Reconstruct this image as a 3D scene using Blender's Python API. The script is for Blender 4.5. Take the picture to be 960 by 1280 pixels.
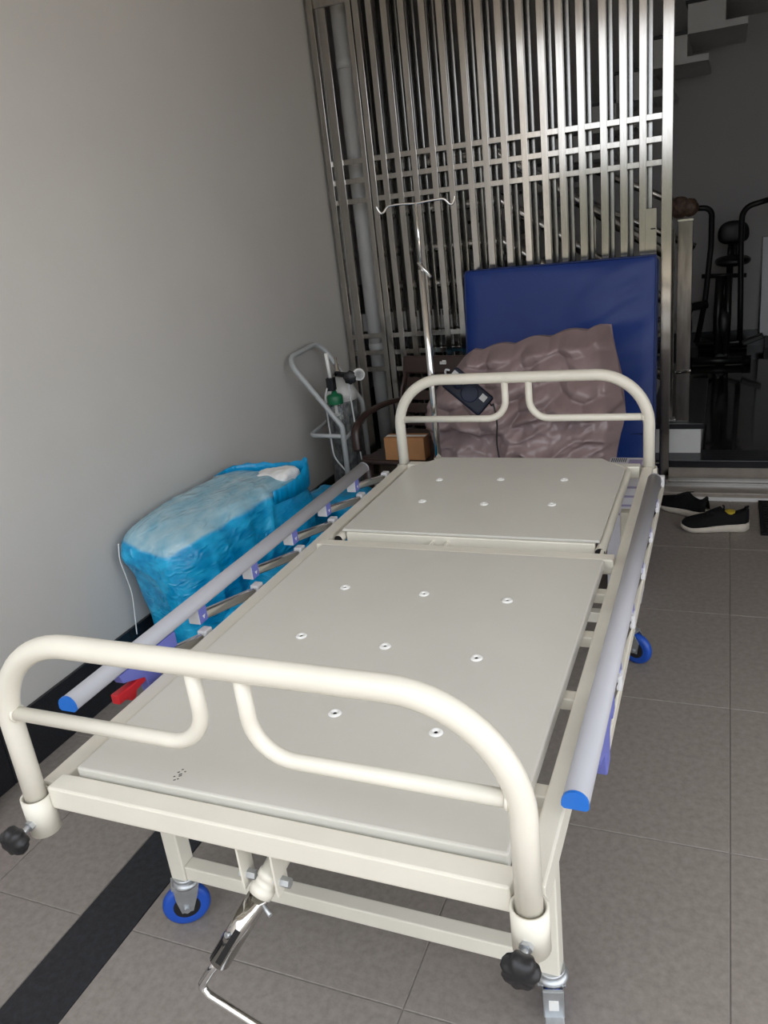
import bpy, bmesh, math, random
from mathutils import Vector, Matrix, noise
random.seed(7)
for o in list(bpy.data.objects):
    bpy.data.objects.remove(o, do_unlink=True)
SC = bpy.context.scene
COL = SC.collection

# ------------------------------------------------------------------ camera
cam_d = bpy.data.cameras.new('camera'); cam = bpy.data.objects.new('camera', cam_d); COL.objects.link(cam)
yaw, pit, rol = 0.4222, 0.3540, -0.1185
fwd = Vector((-math.sin(yaw)*math.cos(pit), math.cos(yaw)*math.cos(pit), -math.sin(pit)))
rt = Vector((math.cos(yaw), math.sin(yaw), 0)); up = rt.cross(fwd)
r2 = rt*math.cos(rol) + up*math.sin(rol); u2 = -rt*math.sin(rol) + up*math.cos(rol)
mw = Matrix((r2, u2, -fwd)).transposed().to_4x4(); mw.translation = Vector((1.1207, -0.8198, 1.4815))
cam.matrix_world = mw
cam_d.sensor_fit = 'VERTICAL'; cam_d.sensor_height = 36.0; cam_d.sensor_width = 27.0
cam_d.lens = 999.48/1280*36.0
cam_d.clip_start = 0.02; cam_d.clip_end = 200
SC.camera = cam

# ------------------------------------------------------------------ world, sun, exposure
w = bpy.data.worlds.new('sky'); SC.world = w; w.use_nodes = True
nt = w.node_tree; nt.nodes.clear()
wo = nt.nodes.new('ShaderNodeOutputWorld'); bg = nt.nodes.new('ShaderNodeBackground')
bg.inputs[0].default_value = (0.90, 0.945, 1.0, 1); bg.inputs[1].default_value = 1.75
nt.links.new(bg.outputs[0], wo.inputs[0])
sd = bpy.data.lights.new('sun', 'SUN'); sd.energy = 5.0; sd.angle = math.radians(2); sd.color = (1, .90, .76)
sun = bpy.data.objects.new('sun', sd); COL.objects.link(sun); sun.location = (6, -6, 9)
sun.rotation_euler = Vector((-0.30, -0.40, -1.0)).to_track_quat('-Z', 'Y').to_euler()
vs = SC.view_settings; vs.view_transform = 'Standard'; vs.look = 'None'; vs.gamma = 1.0
vs.use_curve_mapping = False; vs.exposure = 0.57

# ------------------------------------------------------------------ materials
MATS = {}
def mat(name, col, rough=.5, metal=0., spec=.5, var=0., vscale=8., bump=0., bscale=40., coat=0., trans=0., alpha=1., aniso=None, detail=4, col2=None):
    m = bpy.data.materials.new(name); m.use_nodes = True; n = m.node_tree; b = n.nodes['Principled BSDF']
    b.inputs['Base Color'].default_value = (*col, 1); b.inputs['Roughness'].default_value = rough
    b.inputs['Metallic'].default_value = metal; b.inputs['Specular IOR Level'].default_value = spec
    b.inputs['Coat Weight'].default_value = coat; b.inputs['Transmission Weight'].default_value = trans
    b.inputs['Alpha'].default_value = alpha
    tc = n.nodes.new('ShaderNodeTexCoord')
    src = tc.outputs['Object']
    if aniso:
        mp = n.nodes.new('ShaderNodeMapping'); mp.inputs['Scale'].default_value = aniso
        n.links.new(src, mp.inputs[0]); src = mp.outputs[0]
    if var or col2:
        t = n.nodes.new('ShaderNodeTexNoise'); t.inputs['Scale'].default_value = vscale; t.inputs['Detail'].default_value = detail
        t.inputs['Roughness'].default_value = .62
        r = n.nodes.new('ShaderNodeValToRGB'); n.links.new(src, t.inputs[0]); n.links.new(t.outputs[0], r.inputs[0])
        r.color_ramp.elements[0].position = .32; r.color_ramp.elements[1].position = .68
        c2 = col2 if col2 else tuple(min(1, c*(1+var)) for c in col)
        c1 = col if col2 else tuple(c*(1-var) for c in col)
        r.color_ramp.elements[0].color = (*c1, 1); r.color_ramp.elements[1].color = (*c2, 1)
        n.links.new(r.outputs[0], b.inputs['Base Color'])
    if bump:
        t = n.nodes.new('ShaderNodeTexNoise'); t.inputs['Scale'].default_value = bscale; t.inputs['Detail'].default_value = 6
        bp = n.nodes.new('ShaderNodeBump'); bp.inputs['Strength'].default_value = bump; bp.inputs['Distance'].default_value = .01
        n.links.new(src, t.inputs[0]); n.links.new(t.outputs[0], bp.inputs['Height']); n.links.new(bp.outputs[0], b.inputs['Normal'])
    MATS[name] = m; return m

mat('plaster', (.55, .535, .51), .75, var=.03, vscale=1.6, bump=.05, bscale=60)
mat('plaster_in', (.52, .51, .515), .8, var=.03, vscale=2)
mat('white_paint', (.72, .72, .72), .6, var=.03)
mat('ceiling', (.80, .74, .66), .8, var=.02)
mat('granite_black', (.012, .013, .017), .28, spec=.5, var=.5, vscale=180, bump=.02, bscale=200)
mat('tile_grey', (.250, .222, .199), .55, var=.15, vscale=55, bump=.06, bscale=220, detail=10)
mat('grout', (.26, .235, .215), .85)
mat('strip_black', (.014, .015, .019), .5, var=.5, vscale=60, bump=.05, bscale=150)
mat('stone_beige', (.33, .29, .25), .35, var=.12, vscale=14)
mat('floor_in', (.028, .026, .026), .07, spec=.6, var=.3, vscale=3)
mat('cream', (.74, .705, .615), .33, var=.025, vscale=9, coat=.15)
mat('plate', (.62, .605, .555), .36, var=.025, vscale=3.5, bump=.012, bscale=7, coat=.1)
mat('plate_rim', (.86, .86, .84), .35)  # vent rim highlight painted as a whiter plate; pale tubes share this white
mat('steel', (.50, .475, .445), .13, metal=1, var=.10, vscale=10, aniso=(6, 6, .7), bump=.01, bscale=30)
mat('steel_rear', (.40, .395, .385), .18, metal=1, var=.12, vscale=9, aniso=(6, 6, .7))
mat('chrome', (.74, .74, .74), .10, metal=1)
mat('chrome_dark', (.55, .54, .52), .12, metal=1)
mat('steel_newel', (.20, .19, .18), .16, metal=1, var=.3, vscale=6, aniso=(5, 5, .8))
mat('steel_bright', (.80, .78, .75), .26, metal=1, var=.08, vscale=12)
mat('zinc', (.50, .52, .54), .38, metal=.85, var=.1, vscale=30)
mat('guard_grey', (.40, .40, .435), .42, var=.02)
mat('cap_blue', (.015, .16, .62), .38)
mat('joint_blue', (.15, .17, .52), .42)
mat('joint_white', (.66, .66, .68), .45)
mat('lever_red', (.62, .02, .03), .4)
mat('black_plastic', (.010, .010, .012), .42)
mat('black_rubber', (.009, .009, .010), .8, spec=.25, bump=.1, bscale=90)
mat('black_metal', (.009, .009, .010), .38)
mat('tyre_blue', (.012, .075, .42), .4)
mat('vinyl_blue', (.007, .034, .205), .40, spec=.35, var=.08, vscale=3, bump=.25, bscale=3.5)
mat('vinyl_seam', (.006, .022, .12), .5)
mat('vinyl_mauve', (.300, .222, .226), .25, spec=.6, var=.05, vscale=5, bump=.16, bscale=12)
mat('pump_navy', (.005, .008, .022), .5, spec=.3, var=.1)
mat('pump_panel', (.007, .012, .034), .45, spec=.3)
mat('label_grey', (.42, .42, .42), .5)
mat('chair_brown', (.040, .023, .020), .32, var=.08)
mat('print_white', (.75, .75, .73), .5)
mat('carton', (.40, .19, .075), .75, var=.05, vscale=20)
mat('carton_white', (.62, .61, .66), .6, var=.05)
mat('print_black', (.012, .012, .016), .6)
mat('print_mauve', (.30, .26, .42), .6)
mat('trolley_grey', (.42, .44, .45), .38)
mat('cyl_wrap', (.022, .024, .026), .32, vscale=55, col2=(.17, .18, .18), bump=.5, bscale=60, aniso=(1, 1, .5))
mat('cyl_white', (.72, .72, .70), .4)
mat('green_cap', (.008, .13, .055), .35)
mat('clear_plastic', (.86, .90, .90), .12, trans=.85, alpha=.75)
mat('tube_clear', (.50, .52, .52), .25)
mat('tape_white', (.80, .80, .79), .7, bump=.2, bscale=30)
mat('foam_white', (.80, .80, .79), .8, bump=.3, bscale=18)
mat('bag_under', (.0, .30, .60), .28, var=.25, vscale=6, aniso=(2, 6, 1), bump=.5, bscale=14)
mat('shoe_black', (.007, .007, .008), .8, spec=.2, var=.2, vscale=60, bump=.15, bscale=160)
mat('shoe_sole', (.58, .53, .46), .65, var=.08, vscale=30)
mat('insole_yellow', (.55, .42, .03), .8)
mat('finial_brown', (.012, .007, .005), .6, vscale=70, col2=(.085, .045, .028), bump=.8, bscale=55)
mat('board_white', (.58, .59, .62), .3)
mat('packet_pink', (.45, .05, .22), .35, vscale=14, col2=(.62, .60, .62), bump=.3, bscale=30)
mat('concrete_out', (.40, .36, .31), .9, var=.08, vscale=2)
mat('hedge_wall', (.085, .09, .07), .9, var=.3, vscale=1.5)

# bag film: blue where it hangs in folds, pale where it is pressed on the white filling (mask carried by the mesh)
m = bpy.data.materials.new('bag_film'); m.use_nodes = True; n = m.node_tree; b = n.nodes['Principled BSDF']
at = n.nodes.new('ShaderNodeAttribute'); at.attribute_name = 'press'
tx = n.nodes.new('ShaderNodeTexNoise'); tx.inputs['Scale'].default_value = 7; tx.inputs['Detail'].default_value = 5
tc = n.nodes.new('ShaderNodeTexCoord'); mp = n.nodes.new('ShaderNodeMapping'); mp.inputs['Scale'].default_value = (3, 1.3, 3.5)
mp.inputs['Rotation'].default_value = (.5, .4, .3)
n.links.new(tc.outputs['Object'], mp.inputs[0]); n.links.new(mp.outputs[0], tx.inputs[0])
r1 = n.nodes.new('ShaderNodeValToRGB'); n.links.new(tx.outputs[0], r1.inputs[0])
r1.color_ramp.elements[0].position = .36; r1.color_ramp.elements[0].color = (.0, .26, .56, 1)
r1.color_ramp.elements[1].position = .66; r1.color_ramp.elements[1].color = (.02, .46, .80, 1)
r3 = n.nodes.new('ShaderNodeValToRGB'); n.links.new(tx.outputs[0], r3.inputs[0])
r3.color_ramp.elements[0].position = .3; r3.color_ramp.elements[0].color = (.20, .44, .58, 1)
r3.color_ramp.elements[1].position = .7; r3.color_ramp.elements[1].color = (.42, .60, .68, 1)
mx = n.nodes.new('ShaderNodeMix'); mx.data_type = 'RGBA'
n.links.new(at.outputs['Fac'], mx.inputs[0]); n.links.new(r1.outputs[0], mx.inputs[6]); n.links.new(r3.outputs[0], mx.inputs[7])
n.links.new(mx.outputs[2], b.inputs['Base Color']); b.inputs['Roughness'].default_value = .20
b.inputs['Specular IOR Level'].default_value = .6
t2 = n.nodes.new('ShaderNodeTexNoise'); t2.inputs['Scale'].default_value = 11; t2.inputs['Detail'].default_value = 8; t2.noise_type = 'RIDGED_MULTIFRACTAL'
t2.inputs['Distortion'].default_value = .8
n.links.new(mp.outputs[0], t2.inputs[0]); bp = n.nodes.new('ShaderNodeBump'); bp.inputs['Strength'].default_value = .55
bp.inputs['Distance'].default_value = .012; n.links.new(t2.outputs[0], bp.inputs['Height']); n.links.new(bp.outputs[0], b.inputs['Normal'])
MATS['bag_film'] = m

# ------------------------------------------------------------------ mesh helpers
class MB:
    def __init__(s): s.v = []; s.f = []; s.mi = []; s.sm = []
    def add(s, vs, fs, mi=0, smooth=False):
        k = len(s.v); s.v += [Vector(p) for p in vs]
        for f in fs:
            s.f.append([i+k for i in f]); s.mi.append(mi); s.sm.append(smooth)
        return s
    def box(s, x0, x1, y0, y1, z0, z1, mi=0):
        return s.add([(x0,y0,z0),(x1,y0,z0),(x1,y1,z0),(x0,y1,z0),(x0,y0,z1),(x1,y0,z1),(x1,y1,z1),(x0,y1,z1)],
                     [(0,3,2,1),(4,5,6,7),(0,1,5,4),(1,2,6,5),(2,3,7,6),(3,0,4,7)], mi)
    def obox(s, c, ax, hx, hy, hz, mi=0):
        c = Vector(c); a, b_, d = [Vector(q) for q in ax]
        P = [c + a*hx*i + b_*hy*j + d*hz*k for k in (-1,1) for (i,j) in ((-1,-1),(1,-1),(1,1),(-1,1))]
        return s.add(P, [(0,3,2,1),(4,5,6,7),(0,1,5,4),(1,2,6,5),(2,3,7,6),(3,0,4,7)], mi)
    def tube(s, path, r, n=12, mi=0, closed=False, caps=True, flat=1.0):
        P = [Vector(p) for p in path]; N = len(P); rr = r if isinstance(r, (list, tuple)) else [r]*N
        T = []
        for i in range(N):
            a = P[(i-1) % N] if (closed or i > 0) else P[i]; c = P[(i+1) % N] if (closed or i < N-1) else P[i]
            T.append((c-a).normalized())
        ref = Vector((0,0,1)) if abs(T[0].z) < .9 else Vector((1,0,0))
        u = (ref - T[0]*ref.dot(T[0])).normalized(); V = []
        for i in range(N):
            u = (u - T[i]*u.dot(T[i])).normalized(); v = T[i].cross(u)
            for k in range(n):
                a = 2*math.pi*k/n; V.append(P[i] + (u*math.cos(a)*flat + v*math.sin(a))*rr[i])
        F = []
        for i in range(N if closed else N-1):
            for k in range(n):
                a = i*n+k; b_ = i*n+(k+1) % n; j = (i+1) % N
                F.append((a, b_, j*n+(k+1) % n, j*n+k))
        s.add(V, F, mi, True)
        if caps and not closed:
            k0 = len(s.v)-N*n
            s.f.append([k0+k for k in range(n)][::-1]); s.mi.append(mi); s.sm.append(False)
            s.f.append([k0+(N-1)*n+k for k in range(n)]); s.mi.append(mi); s.sm.append(False)
        return s
    def lathe(s, prof, c=(0,0,0), ax=(0,0,1), n=24, mi=0, smooth=True, lobes=0, amp=0.):
        c = Vector(c); d = Vector(ax).normalized(); q = d.to_track_quat('Z', 'Y'); V = []; F = []
        for (r, h) in prof:
            for k in range(n):
                a = 2*math.pi*k/n; r_ = r*(1+amp*math.cos(lobes*a)) if lobes else r
                V.append(c + q @ Vector((r_*math.cos(a), r_*math.sin(a), h)))
        for i in range(len(prof)-1):
            for k in range(n):
                F.append((i*n+k, i*n+(k+1) % n, (i+1)*n+(k+1) % n, (i+1)*n+k))
        s.add(V, F, mi, smooth); k0 = len(s.v)-len(V)
        if prof[0][0] > 1e-4: s.f.append([k0+k for k in range(n)][::-1]); s.mi.append(mi); s.sm.append(False)
        if prof[-1][0] > 1e-4: s.f.append([k0+(len(prof)-1)*n+k for k in range(n)]); s.mi.append(mi); s.sm.append(False)
        return s
    def prism(s, poly, o, ux, uy, d, mi=0):
        o = Vector(o); ux = Vector(ux); uy = Vector(uy); d = Vector(d); n = len(poly)
        V = [o+ux*a+uy*b_ for a, b_ in poly] + [o+ux*a+uy*b_+d for a, b_ in poly]
        return s.add(V, [list(range(n))[::-1], list(range(n, 2*n))] + [(i, (i+1) % n, n+(i+1) % n, n+i) for i in range(n)], mi)
    def grid(s, rows, mi=0, smooth=True, closed_u=False):
        R = len(rows); C = len(rows[0]); V = [p for r in rows for p in r]; F = []
        for i in range(R-1):
            for j in range(C if closed_u else C-1):
                F.append((i*C+j, i*C+(j+1) % C, (i+1)*C+(j+1) % C, (i+1)*C+j))
        return s.add(V, F, mi, smooth)

def wloc(o):
    v = Vector((0,0,0))
    while o: v += o.location; o = o.parent
    return v
def obj(name, mb, mats, parent=None, bevel=0, origin=None, fix=True, seg=2):
    me = bpy.data.meshes.new(name); off = wloc(parent) if parent else Vector((0,0,0))
    if origin is not None: off = Vector(origin)
    me.from_pydata([tuple(v-off) for v in mb.v], [], mb.f)
    for i, p in enumerate(me.polygons): p.material_index = mb.mi[i]; p.use_smooth = mb.sm[i]
    for mm in (mats if isinstance(mats, (list, tuple)) else [mats]): me.materials.append(MATS[mm])
    if fix:
        bmm = bmesh.new(); bmm.from_mesh(me); bmesh.ops.recalc_face_normals(bmm, faces=bmm.faces); bmm.to_mesh(me); bmm.free()
    o = bpy.data.objects.new(name, me); COL.objects.link(o)
    if parent: o.parent = parent; o.location = off - wloc(parent)
    elif origin is not None: o.location = origin
    if bevel:
        md = o.modifiers.new('bevel', 'BEVEL'); md.width = bevel; md.segments = seg; md.limit_method = 'ANGLE'; md.angle_limit = math.radians(50)
        md.harden_normals = False
    return o
def tag(o, label, cat, group=None):
    o['label'] = label; o['category'] = cat
    if group: o['group'] = group
    return o
def thing(name, loc, label, cat, group=None):
    o = bpy.data.objects.new(name, None); COL.objects.link(o); o.location = loc; o.empty_display_size = .1
    return tag(o, label, cat, group)
def struct(name, mb, m, bevel=0, parent=None):
    o = obj(name, mb, m, parent, bevel)
    o['kind'] = 'structure'; return o
def plab(o, label): o['label'] = label; return o
def fillet(pts, r, n=8):
    P = [Vector(p) for p in pts]; out = [P[0]]
    for i in range(1, len(P)-1):
        a = (P[i-1]-P[i]); c = (P[i+1]-P[i]); R = r[i-1] if isinstance(r, (list, tuple)) else r
        la, lc = a.length, c.length; a.normalize(); c.normalize(); ang = a.angle(c)
        if R < 1e-5 or abs(ang-math.pi) < .02: out.append(P[i]); continue
        t = min(R/math.tan(ang/2), la*.49999, lc*.49999); Rr = t*math.tan(ang/2)
        bis = (a+c).normalized(); cen = P[i] + bis*(Rr/math.sin(ang/2))
        s0 = P[i]+a*t-cen; s1 = P[i]+c*t-cen; th = s0.angle(s1)
        for k in range(n+1):
            f = k/n; out.append(cen + (s0*math.sin((1-f)*th)+s1*math.sin(f*th))/math.sin(th))
    out.append(P[-1]); return out
def arc(c, r, a0, a1, ux, uz, n=12):
    c = Vector(c); ux = Vector(ux); uz = Vector(uz)
    return [c + ux*r*math.cos(a0+(a1-a0)*k/n) + uz*r*math.sin(a0+(a1-a0)*k/n) for k in range(n+1)]
def smooth_path(pts, n=8):
    P = [Vector(p) for p in pts]; out = []
    for i in range(len(P)-1):
        p0 = P[max(i-1,0)]; p1 = P[i]; p2 = P[i+1]; p3 = P[min(i+2,len(P)-1)]
        for k in range(n):
            t = k/n; out.append(.5*((2*p1)+(p2-p0)*t+(2*p0-5*p1+4*p2-p3)*t*t+(3*p1-p0-3*p2+p3)*t**3))
    out.append(P[-1]); return out
def lerp_tab(x, tab):
    if x <= tab[0][0]: return tab[0][1]
    for (a, p), (c, q) in zip(tab, tab[1:]):
        if x <= c: return p + (q-p)*(x-a)/(c-a)
    return tab[-1][1]
def nz(x, y, z, o=3): return noise.fractal(Vector((x, y, z)), 1.0, 2.0, o, noise_basis='PERLIN_ORIGINAL')
def ridge(x, y, z): return 1-abs(noise.noise(Vector((x, y, z))))*2

# ================================================================== SETTING
WX = -0.82           # left wall face
YF = 3.375            # edge of the inner floor
# --- porch floor: slab with single tiles and the black strip
floor = struct('floor', MB().box(WX-.2, 4.2, -3.0, YF, -.12, -.003), 'grout')
TILE = {}
def tile(x0, x1, y0, y1, m, name):
    g = .0010; k = (round(x1-x0, 3), round(y1-y0, 3), m)
    if k not in TILE:
        a = (x1-x0)/2-g; c = (y1-y0)/2-g; e = .0015
        mb = MB().add([(-a,-c,-.012),(a,-c,-.012),(a,c,-.012),(-a,c,-.012),(-a,-c,-e),(a,-c,-e),(a,c,-e),(-a,c,-e),
                       (-a+e,-c+e,0),(a-e,-c+e,0),(a-e,c-e,0),(-a+e,c-e,0)],
                      [(0,1,5,4),(1,2,6,5),(2,3,7,6),(3,0,4,7),(4,5,9,8),(5,6,10,9),(6,7,11,10),(7,4,8,11),(8,9,10,11),(0,3,2,1)])
        o = obj(name, mb, m); TILE[k] = o.data
    else:
        o = bpy.data.objects.new(name, TILE[k]); COL.objects.link(o)
    o.parent = floor; o.location = ((x0+x1)/2, (y0+y1)/2, 0); return o
XS = [(WX, -.545), (-.545, -.252), (-.10, .575), (.575, 1.175), (1.175, 1.775), (1.775, 2.4), (2.4, 3.0), (3.0, 3.6), (3.6, 4.2)]
ys = [.2+.59*k for k in range(-6, 5)] + [3.14]
for y0, y1 in zip(ys, ys[1:]):
    for x0, x1 in XS: tile(x0, x1, y0, y1, 'tile_grey', 'tile')
for k in range(-3, 3):
    y0 = -.1+1.18*k; y1 = min(y0+1.18, 3.14)
    tile(-.252, -.10, y0, y1, 'strip_black', 'strip_tile')
# --- walls, ceiling of the porch
struct('wall_left', MB().box(WX-.2, WX, -3.0, YF-.055, -.12, 2.72), 'plaster')
struct('wall_right_unseen', MB().box(2.4, 2.6, 1.25, YF+.02, -.12, 2.72), 'plaster')  # out of view, its length set to hold back side light on the porch
struct('ceiling', MB().box(WX-.2, 3.4, -.55, YF+.02, 2.72, 2.95), 'ceiling')
sk = struct('baseboard_left', MB().box(WX, WX+.004, -2.99, YF-.04, 0, .192), 'grout')
for k in range(-5, 6):
    y0 = -.06+.6*k; y1 = min(y0+.6, YF-.04); y0 = max(y0, -2.99)
    if y1 > y0: obj('skirting_tile', MB().box(WX+.001, WX+.013, y0+.001, y1-.001, 0.001, .194), 'granite_black', sk, .0015)
# --- threshold
th = struct('trim_1', MB().box(WX, 2.4, 3.14, YF, -.005, .040), 'stone_beige', .004)
obj('track', MB().box(WX+.005, 2.38, 3.25, 3.262, .040, .052), 'chrome_dark', th)
obj('track', MB().box(WX+.005, 2.38, 3.325, 3.337, .040, .052), 'chrome_dark', th)
obj('riser_slab', MB().box(WX, 2.4, 3.135, 3.142, -.005, .018), 'white_paint', th)
fi = struct('floor_inner', MB().box(-1.6, 4.2, YF, 6.7, -.1, .133), 'floor_in')
nose = struct('trim_2', MB().box(WX, 2.4, YF-.004, YF+.16, .1335, .137), 'granite_black')
for k in range(6): obj('nosing_slab', MB().box(WX+.545*k+.001, WX+.545*(k+1)-.001, YF-.024, YF-.003, .098, .137), 'granite_black', nose, .003)
obj('riser_slab', MB().box(WX, 2.4, YF-.012, YF-.001, .040, .098), 'stone_beige', nose)
# --- interior shell
struct('wall_back', MB().box(-1.6, 4.2, 6.5, 6.7, .133, 3.5), 'plaster_in')
struct('wall_inner_left', MB().box(-1.8, -1.6, YF, 6.7, -.1, 3.5), 'plaster_in')
struct('wall_inner_right', MB().box(4.0, 4.2, YF, 6.7, .133, 3.5), 'plaster_in')
struct('ceiling_inner', MB().box(-1.8, 4.2, YF+.15, 6.7, 3.5, 3.6), 'plaster_in')
struct('wall_front', MB().box(2.1, 4.2, YF, YF+.15, .133, 3.6), 'plaster')
struct('wall_front_left', MB().box(-1.8, -.81, YF+.0, YF+.10, .133, 3.6), 'plaster')
struct('wall_lintel', MB().box(-.80, 2.1, YF+.02, YF+.10, 2.8, 3.6), 'plaster')
bb = struct('baseboard_back', MB().box(-1.6, 4.0, 6.485, 6.5, .133, .26), 'granite_black')
# --- outside, seen only as reflections in the steel
struct('ground_outside', MB().box(-12, 14, -14, -3.0, -.16, -.05).box(4.2, 14, -3.0, 8, -.16, -.05), 'concrete_out')
struct('wall_compound', MB().box(-12, 14, -9.2, -9.0, -.06, 2.0), 'hedge_wall')

# ================================================================== HOSPITAL BED
bed = thing('hospital_bed', (.45, .96, 0), 'cream steel hospital bed on blue castors with bare two-piece sheet metal deck', 'bed')
L = 1.92; Wd = .90; HF = .57
for sx, x0, x1 in ((0, -.012, .030), (1, .880, .916)):
    obj('side_beam', MB().box(x0, x1, .03, L-.02, .528, .580), 'cream', bed, .004)
obj('foot_beam', MB().box(.027, .873, .004, .046, .545, .592), 'cream', bed, .004)
obj('head_beam', MB().box(.027, .873, L-.045, L-.005, .545, .588), 'cream', bed, .004)
for y0 in (.22, .50, .74, .95):
    obj('cross_member', MB().box(.029, .881, y0, y0+.032, .545, .571), 'cream', bed, .003)
obj('hinge_beam', MB().box(.029, .881, 1.092, 1.132, .555, .597), 'cream', bed, .004)
for xx in (.36, .405): obj('hinge_tab', MB().box(xx, xx+.008, 1.125, 1.20, .55, .585), 'cream', bed)
for xx in (.045, .845): obj('hinge_tab', MB().box(xx-.004, xx+.004, 1.128, 1.175, .560, .592), 'cream', bed)

def bow(name, y):
    R = .175; t = HF+.3287
    path = [(0,y,.515), (0,y,t-R)] + arc((R,y,t-R), R, math.pi, math.pi/2, (1,0,0), (0,0,1), 14)[1:] \
        + arc((Wd-R,y,t-R), R, math.pi/2, 0, (1,0,0), (0,0,1), 14) + [(Wd,y,.515)]
    o = obj(name, MB().tube(path, .0195, 20), 'cream', bed)
    zc = HF+.181
    obj('inner_rail', MB().tube(fillet([(.008,y,zc), (.412,y,zc), (.412,y,t-.012)], .085, 10), .0125, 14), 'cream', o)
    obj('inner_rail', MB().tube(fillet([(Wd-.008,y,zc), (.497,y,zc), (.497,y,t-.012)], .105, 10), .0125, 14), 'cream', o)
    for xx in (.0, Wd):
        sg = 1 if xx < .1 else -1
        obj('weld_bead', MB().tube(arc((xx+sg*.019,y,zc), .0135, 0, 2*math.pi, (0,1,0), (0,0,1), 14)[:-1], .003, 6, closed=True), 'cream', o)
    return o
plab(bow('footboard_bow', 0.0), 'bent tube bow at the foot end of the bed')
plab(bow('headboard_bow', L), 'bent tube bow at the head end of the bed')
for xx in (0, Wd):
    for y in (0, L):
        so = obj('socket', MB().lathe([(.0205,.497),(.0275,.497),(.0275,.573),(.0235,.573),(.0205,.525)], (xx,y,0), n=26), 'cream', bed)
        if y < 1:
            k = MB().tube([(xx,y-.024,.528), (xx,y-.056,.528)], .0055, 10)
            obj('bolt', k.lathe([(.010,0),(.010,.012)], (xx,y-.022,.528), (0,-1,0), 6, smooth=False), 'zinc', so)
            obj('star_knob', MB().lathe([(.009,0),(.022,.004),(.0255,.012),(.0255,.022),(.020,.029),(.006,.031),(0,.031)], (xx,y-.050,.528), (0,-1,-.05), 48, lobes=7, amp=.085),
                'black_plastic', so)
        else:
            obj('bolt', MB().lathe([(.010,0),(.010,.014)], (xx,y+.024,.528), (0,1,0), 6, smooth=False), 'zinc', so)

# legs, lower stretchers, castors
for y, nm in ((.27, 'front'), (1.60, 'rear')):
    for xx in (.030, .862):
        obj('leg', MB().box(xx-.02, xx+.02, y-.02, y+.02, .135, .535), 'cream', bed, .003)
    obj('stretcher', MB().box(.05, .842, y-.017, y+.017, .138, .176), 'cream', bed, .003)
def castor(x, y, ang, brake=False, trail=.030):
    d = Vector((math.cos(ang), math.sin(ang), 0)); s_ = Vector((-d.y, d.x, 0)); c = Vector((x, y, 0)) + d*trail; R = .054
    mb = MB().lathe([(.024,.124),(.026,.128),(.026,.136)], (x,y,0), n=20)
    mb.lathe([(.030,.112),(.032,.118),(.024,.125)], (x,y,0), n=20)
    for q in (-1, 1):
        o_ = Vector((x, y, 0)) + s_*(q*.0185)
        poly = [(-.028,.116),(.030,.116),(trail+.020,.085),(trail+.013,.044),(trail-.013,.044),(trail*.5-.024,.085)]
        mb.prism(poly, o_-s_*.0015, d, (0,0,1), s_*.003)
    mb.obox(Vector((x,y,.1155))+d*.004, (d,s_,(0,0,1)), .030, .0195, .0025)
    f = obj('castor', mb, 'zinc', bed, 0)
    obj('tyre', MB().lathe([(.036,-.013),(.046,-.014),(.051,-.010),(R,-.004),(R,.004),(.051,.010),(.046,.014),(.036,.013)], c+Vector((0,0,R)), s_, 36), 'tyre_blue', f)
    obj('hub', MB().lathe([(.010,-.016),(.034,-.0125),(.037,-.012),(.037,.012),(.034,.0125),(.010,.016)], c+Vector((0,0,R)), s_, 28), 'black_plastic', f)
    obj('axle_bolt', MB().lathe([(.007,-.027),(.007,.027)], c+Vector((0,0,R)), s_, 8, smooth=False), 'zinc', f)
    if brake:
        b0 = Vector((x,y,0))
        bm_ = MB().obox(b0-d*.036+Vector((0,0,.082)), (d, s_, (0,0,1)), .0035, .0195, .034)
        bm_.obox(b0-d*.045+Vector((0,0,.047)), ((d+Vector((0,0,.25))).normalized(), s_, (0,0,1)), .022, .018, .003)
        obj('brake_plate', bm_, 'zinc', f, .002)
        obj('sticker', MB().obox(b0-d*.0402+Vector((0,0,.082)), (d, s_, (0,0,1)), .0006, .009, .012), 'print_white', f)
castor(.030, .27, math.radians(-142), trail=.010)
castor(.862, .27, math.radians(105), brake=True)
castor(.862, 1.60, math.radians(-25))
castor(.030, 1.60, math.radians(-60))

# deck panels
def flared_hole(parent, x, y, z):
    mb = MB().lathe([(.0135,.0003),(.0105,.0038),(.0065,.0032),(.0034,-.0005)], (x,y,z), n=16)
    mb.f = [f for f in mb.f if len(f) == 4]; mb.mi = mb.mi[:len(mb.f)]; mb.sm = mb.sm[:len(mb.f)]
    mb.lathe([(.0036,.0004),(0,.0004)], (x,y,z), n=12, mi=1)
    return obj('vent_hole', mb, ['plate_rim', 'black_plastic'], parent)  # bright glint of the flared rim is put into its colour
pf = obj('foot_deck_panel', MB().box(.057, .860, .052, 1.080, .573, .604), 'plate', bed, .004)
for x, y in [(.25,.822),(.465,.82),(.673,.818),(.253,.572),(.463,.566),(.671,.558),(.46,.313),(.668,.300),(.253,.31)]:
    if (x, y) != (.253, .31): flared_hole(pf, x, y, .604)
mk = MB()
for q in range(8):
    mk.obox((.264+.006*math.sin(q*2.3), .068+.004*q, .6043), ((.8,.6,0),(-.6,.8,0),(0,0,1)), .0022+.0008*math.sin(q*5), .0008, .0003)
obj('scribble_mark', mk, 'print_black', pf)
bfm = obj('backrest_frame', MB().tube(fillet([(.068,1.165,.581),(.068,1.905,.581),(.838,1.905,.581),(.838,1.165,.581)], .09, 10), .0140, 16, caps=False), 'cream', bed)
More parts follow.
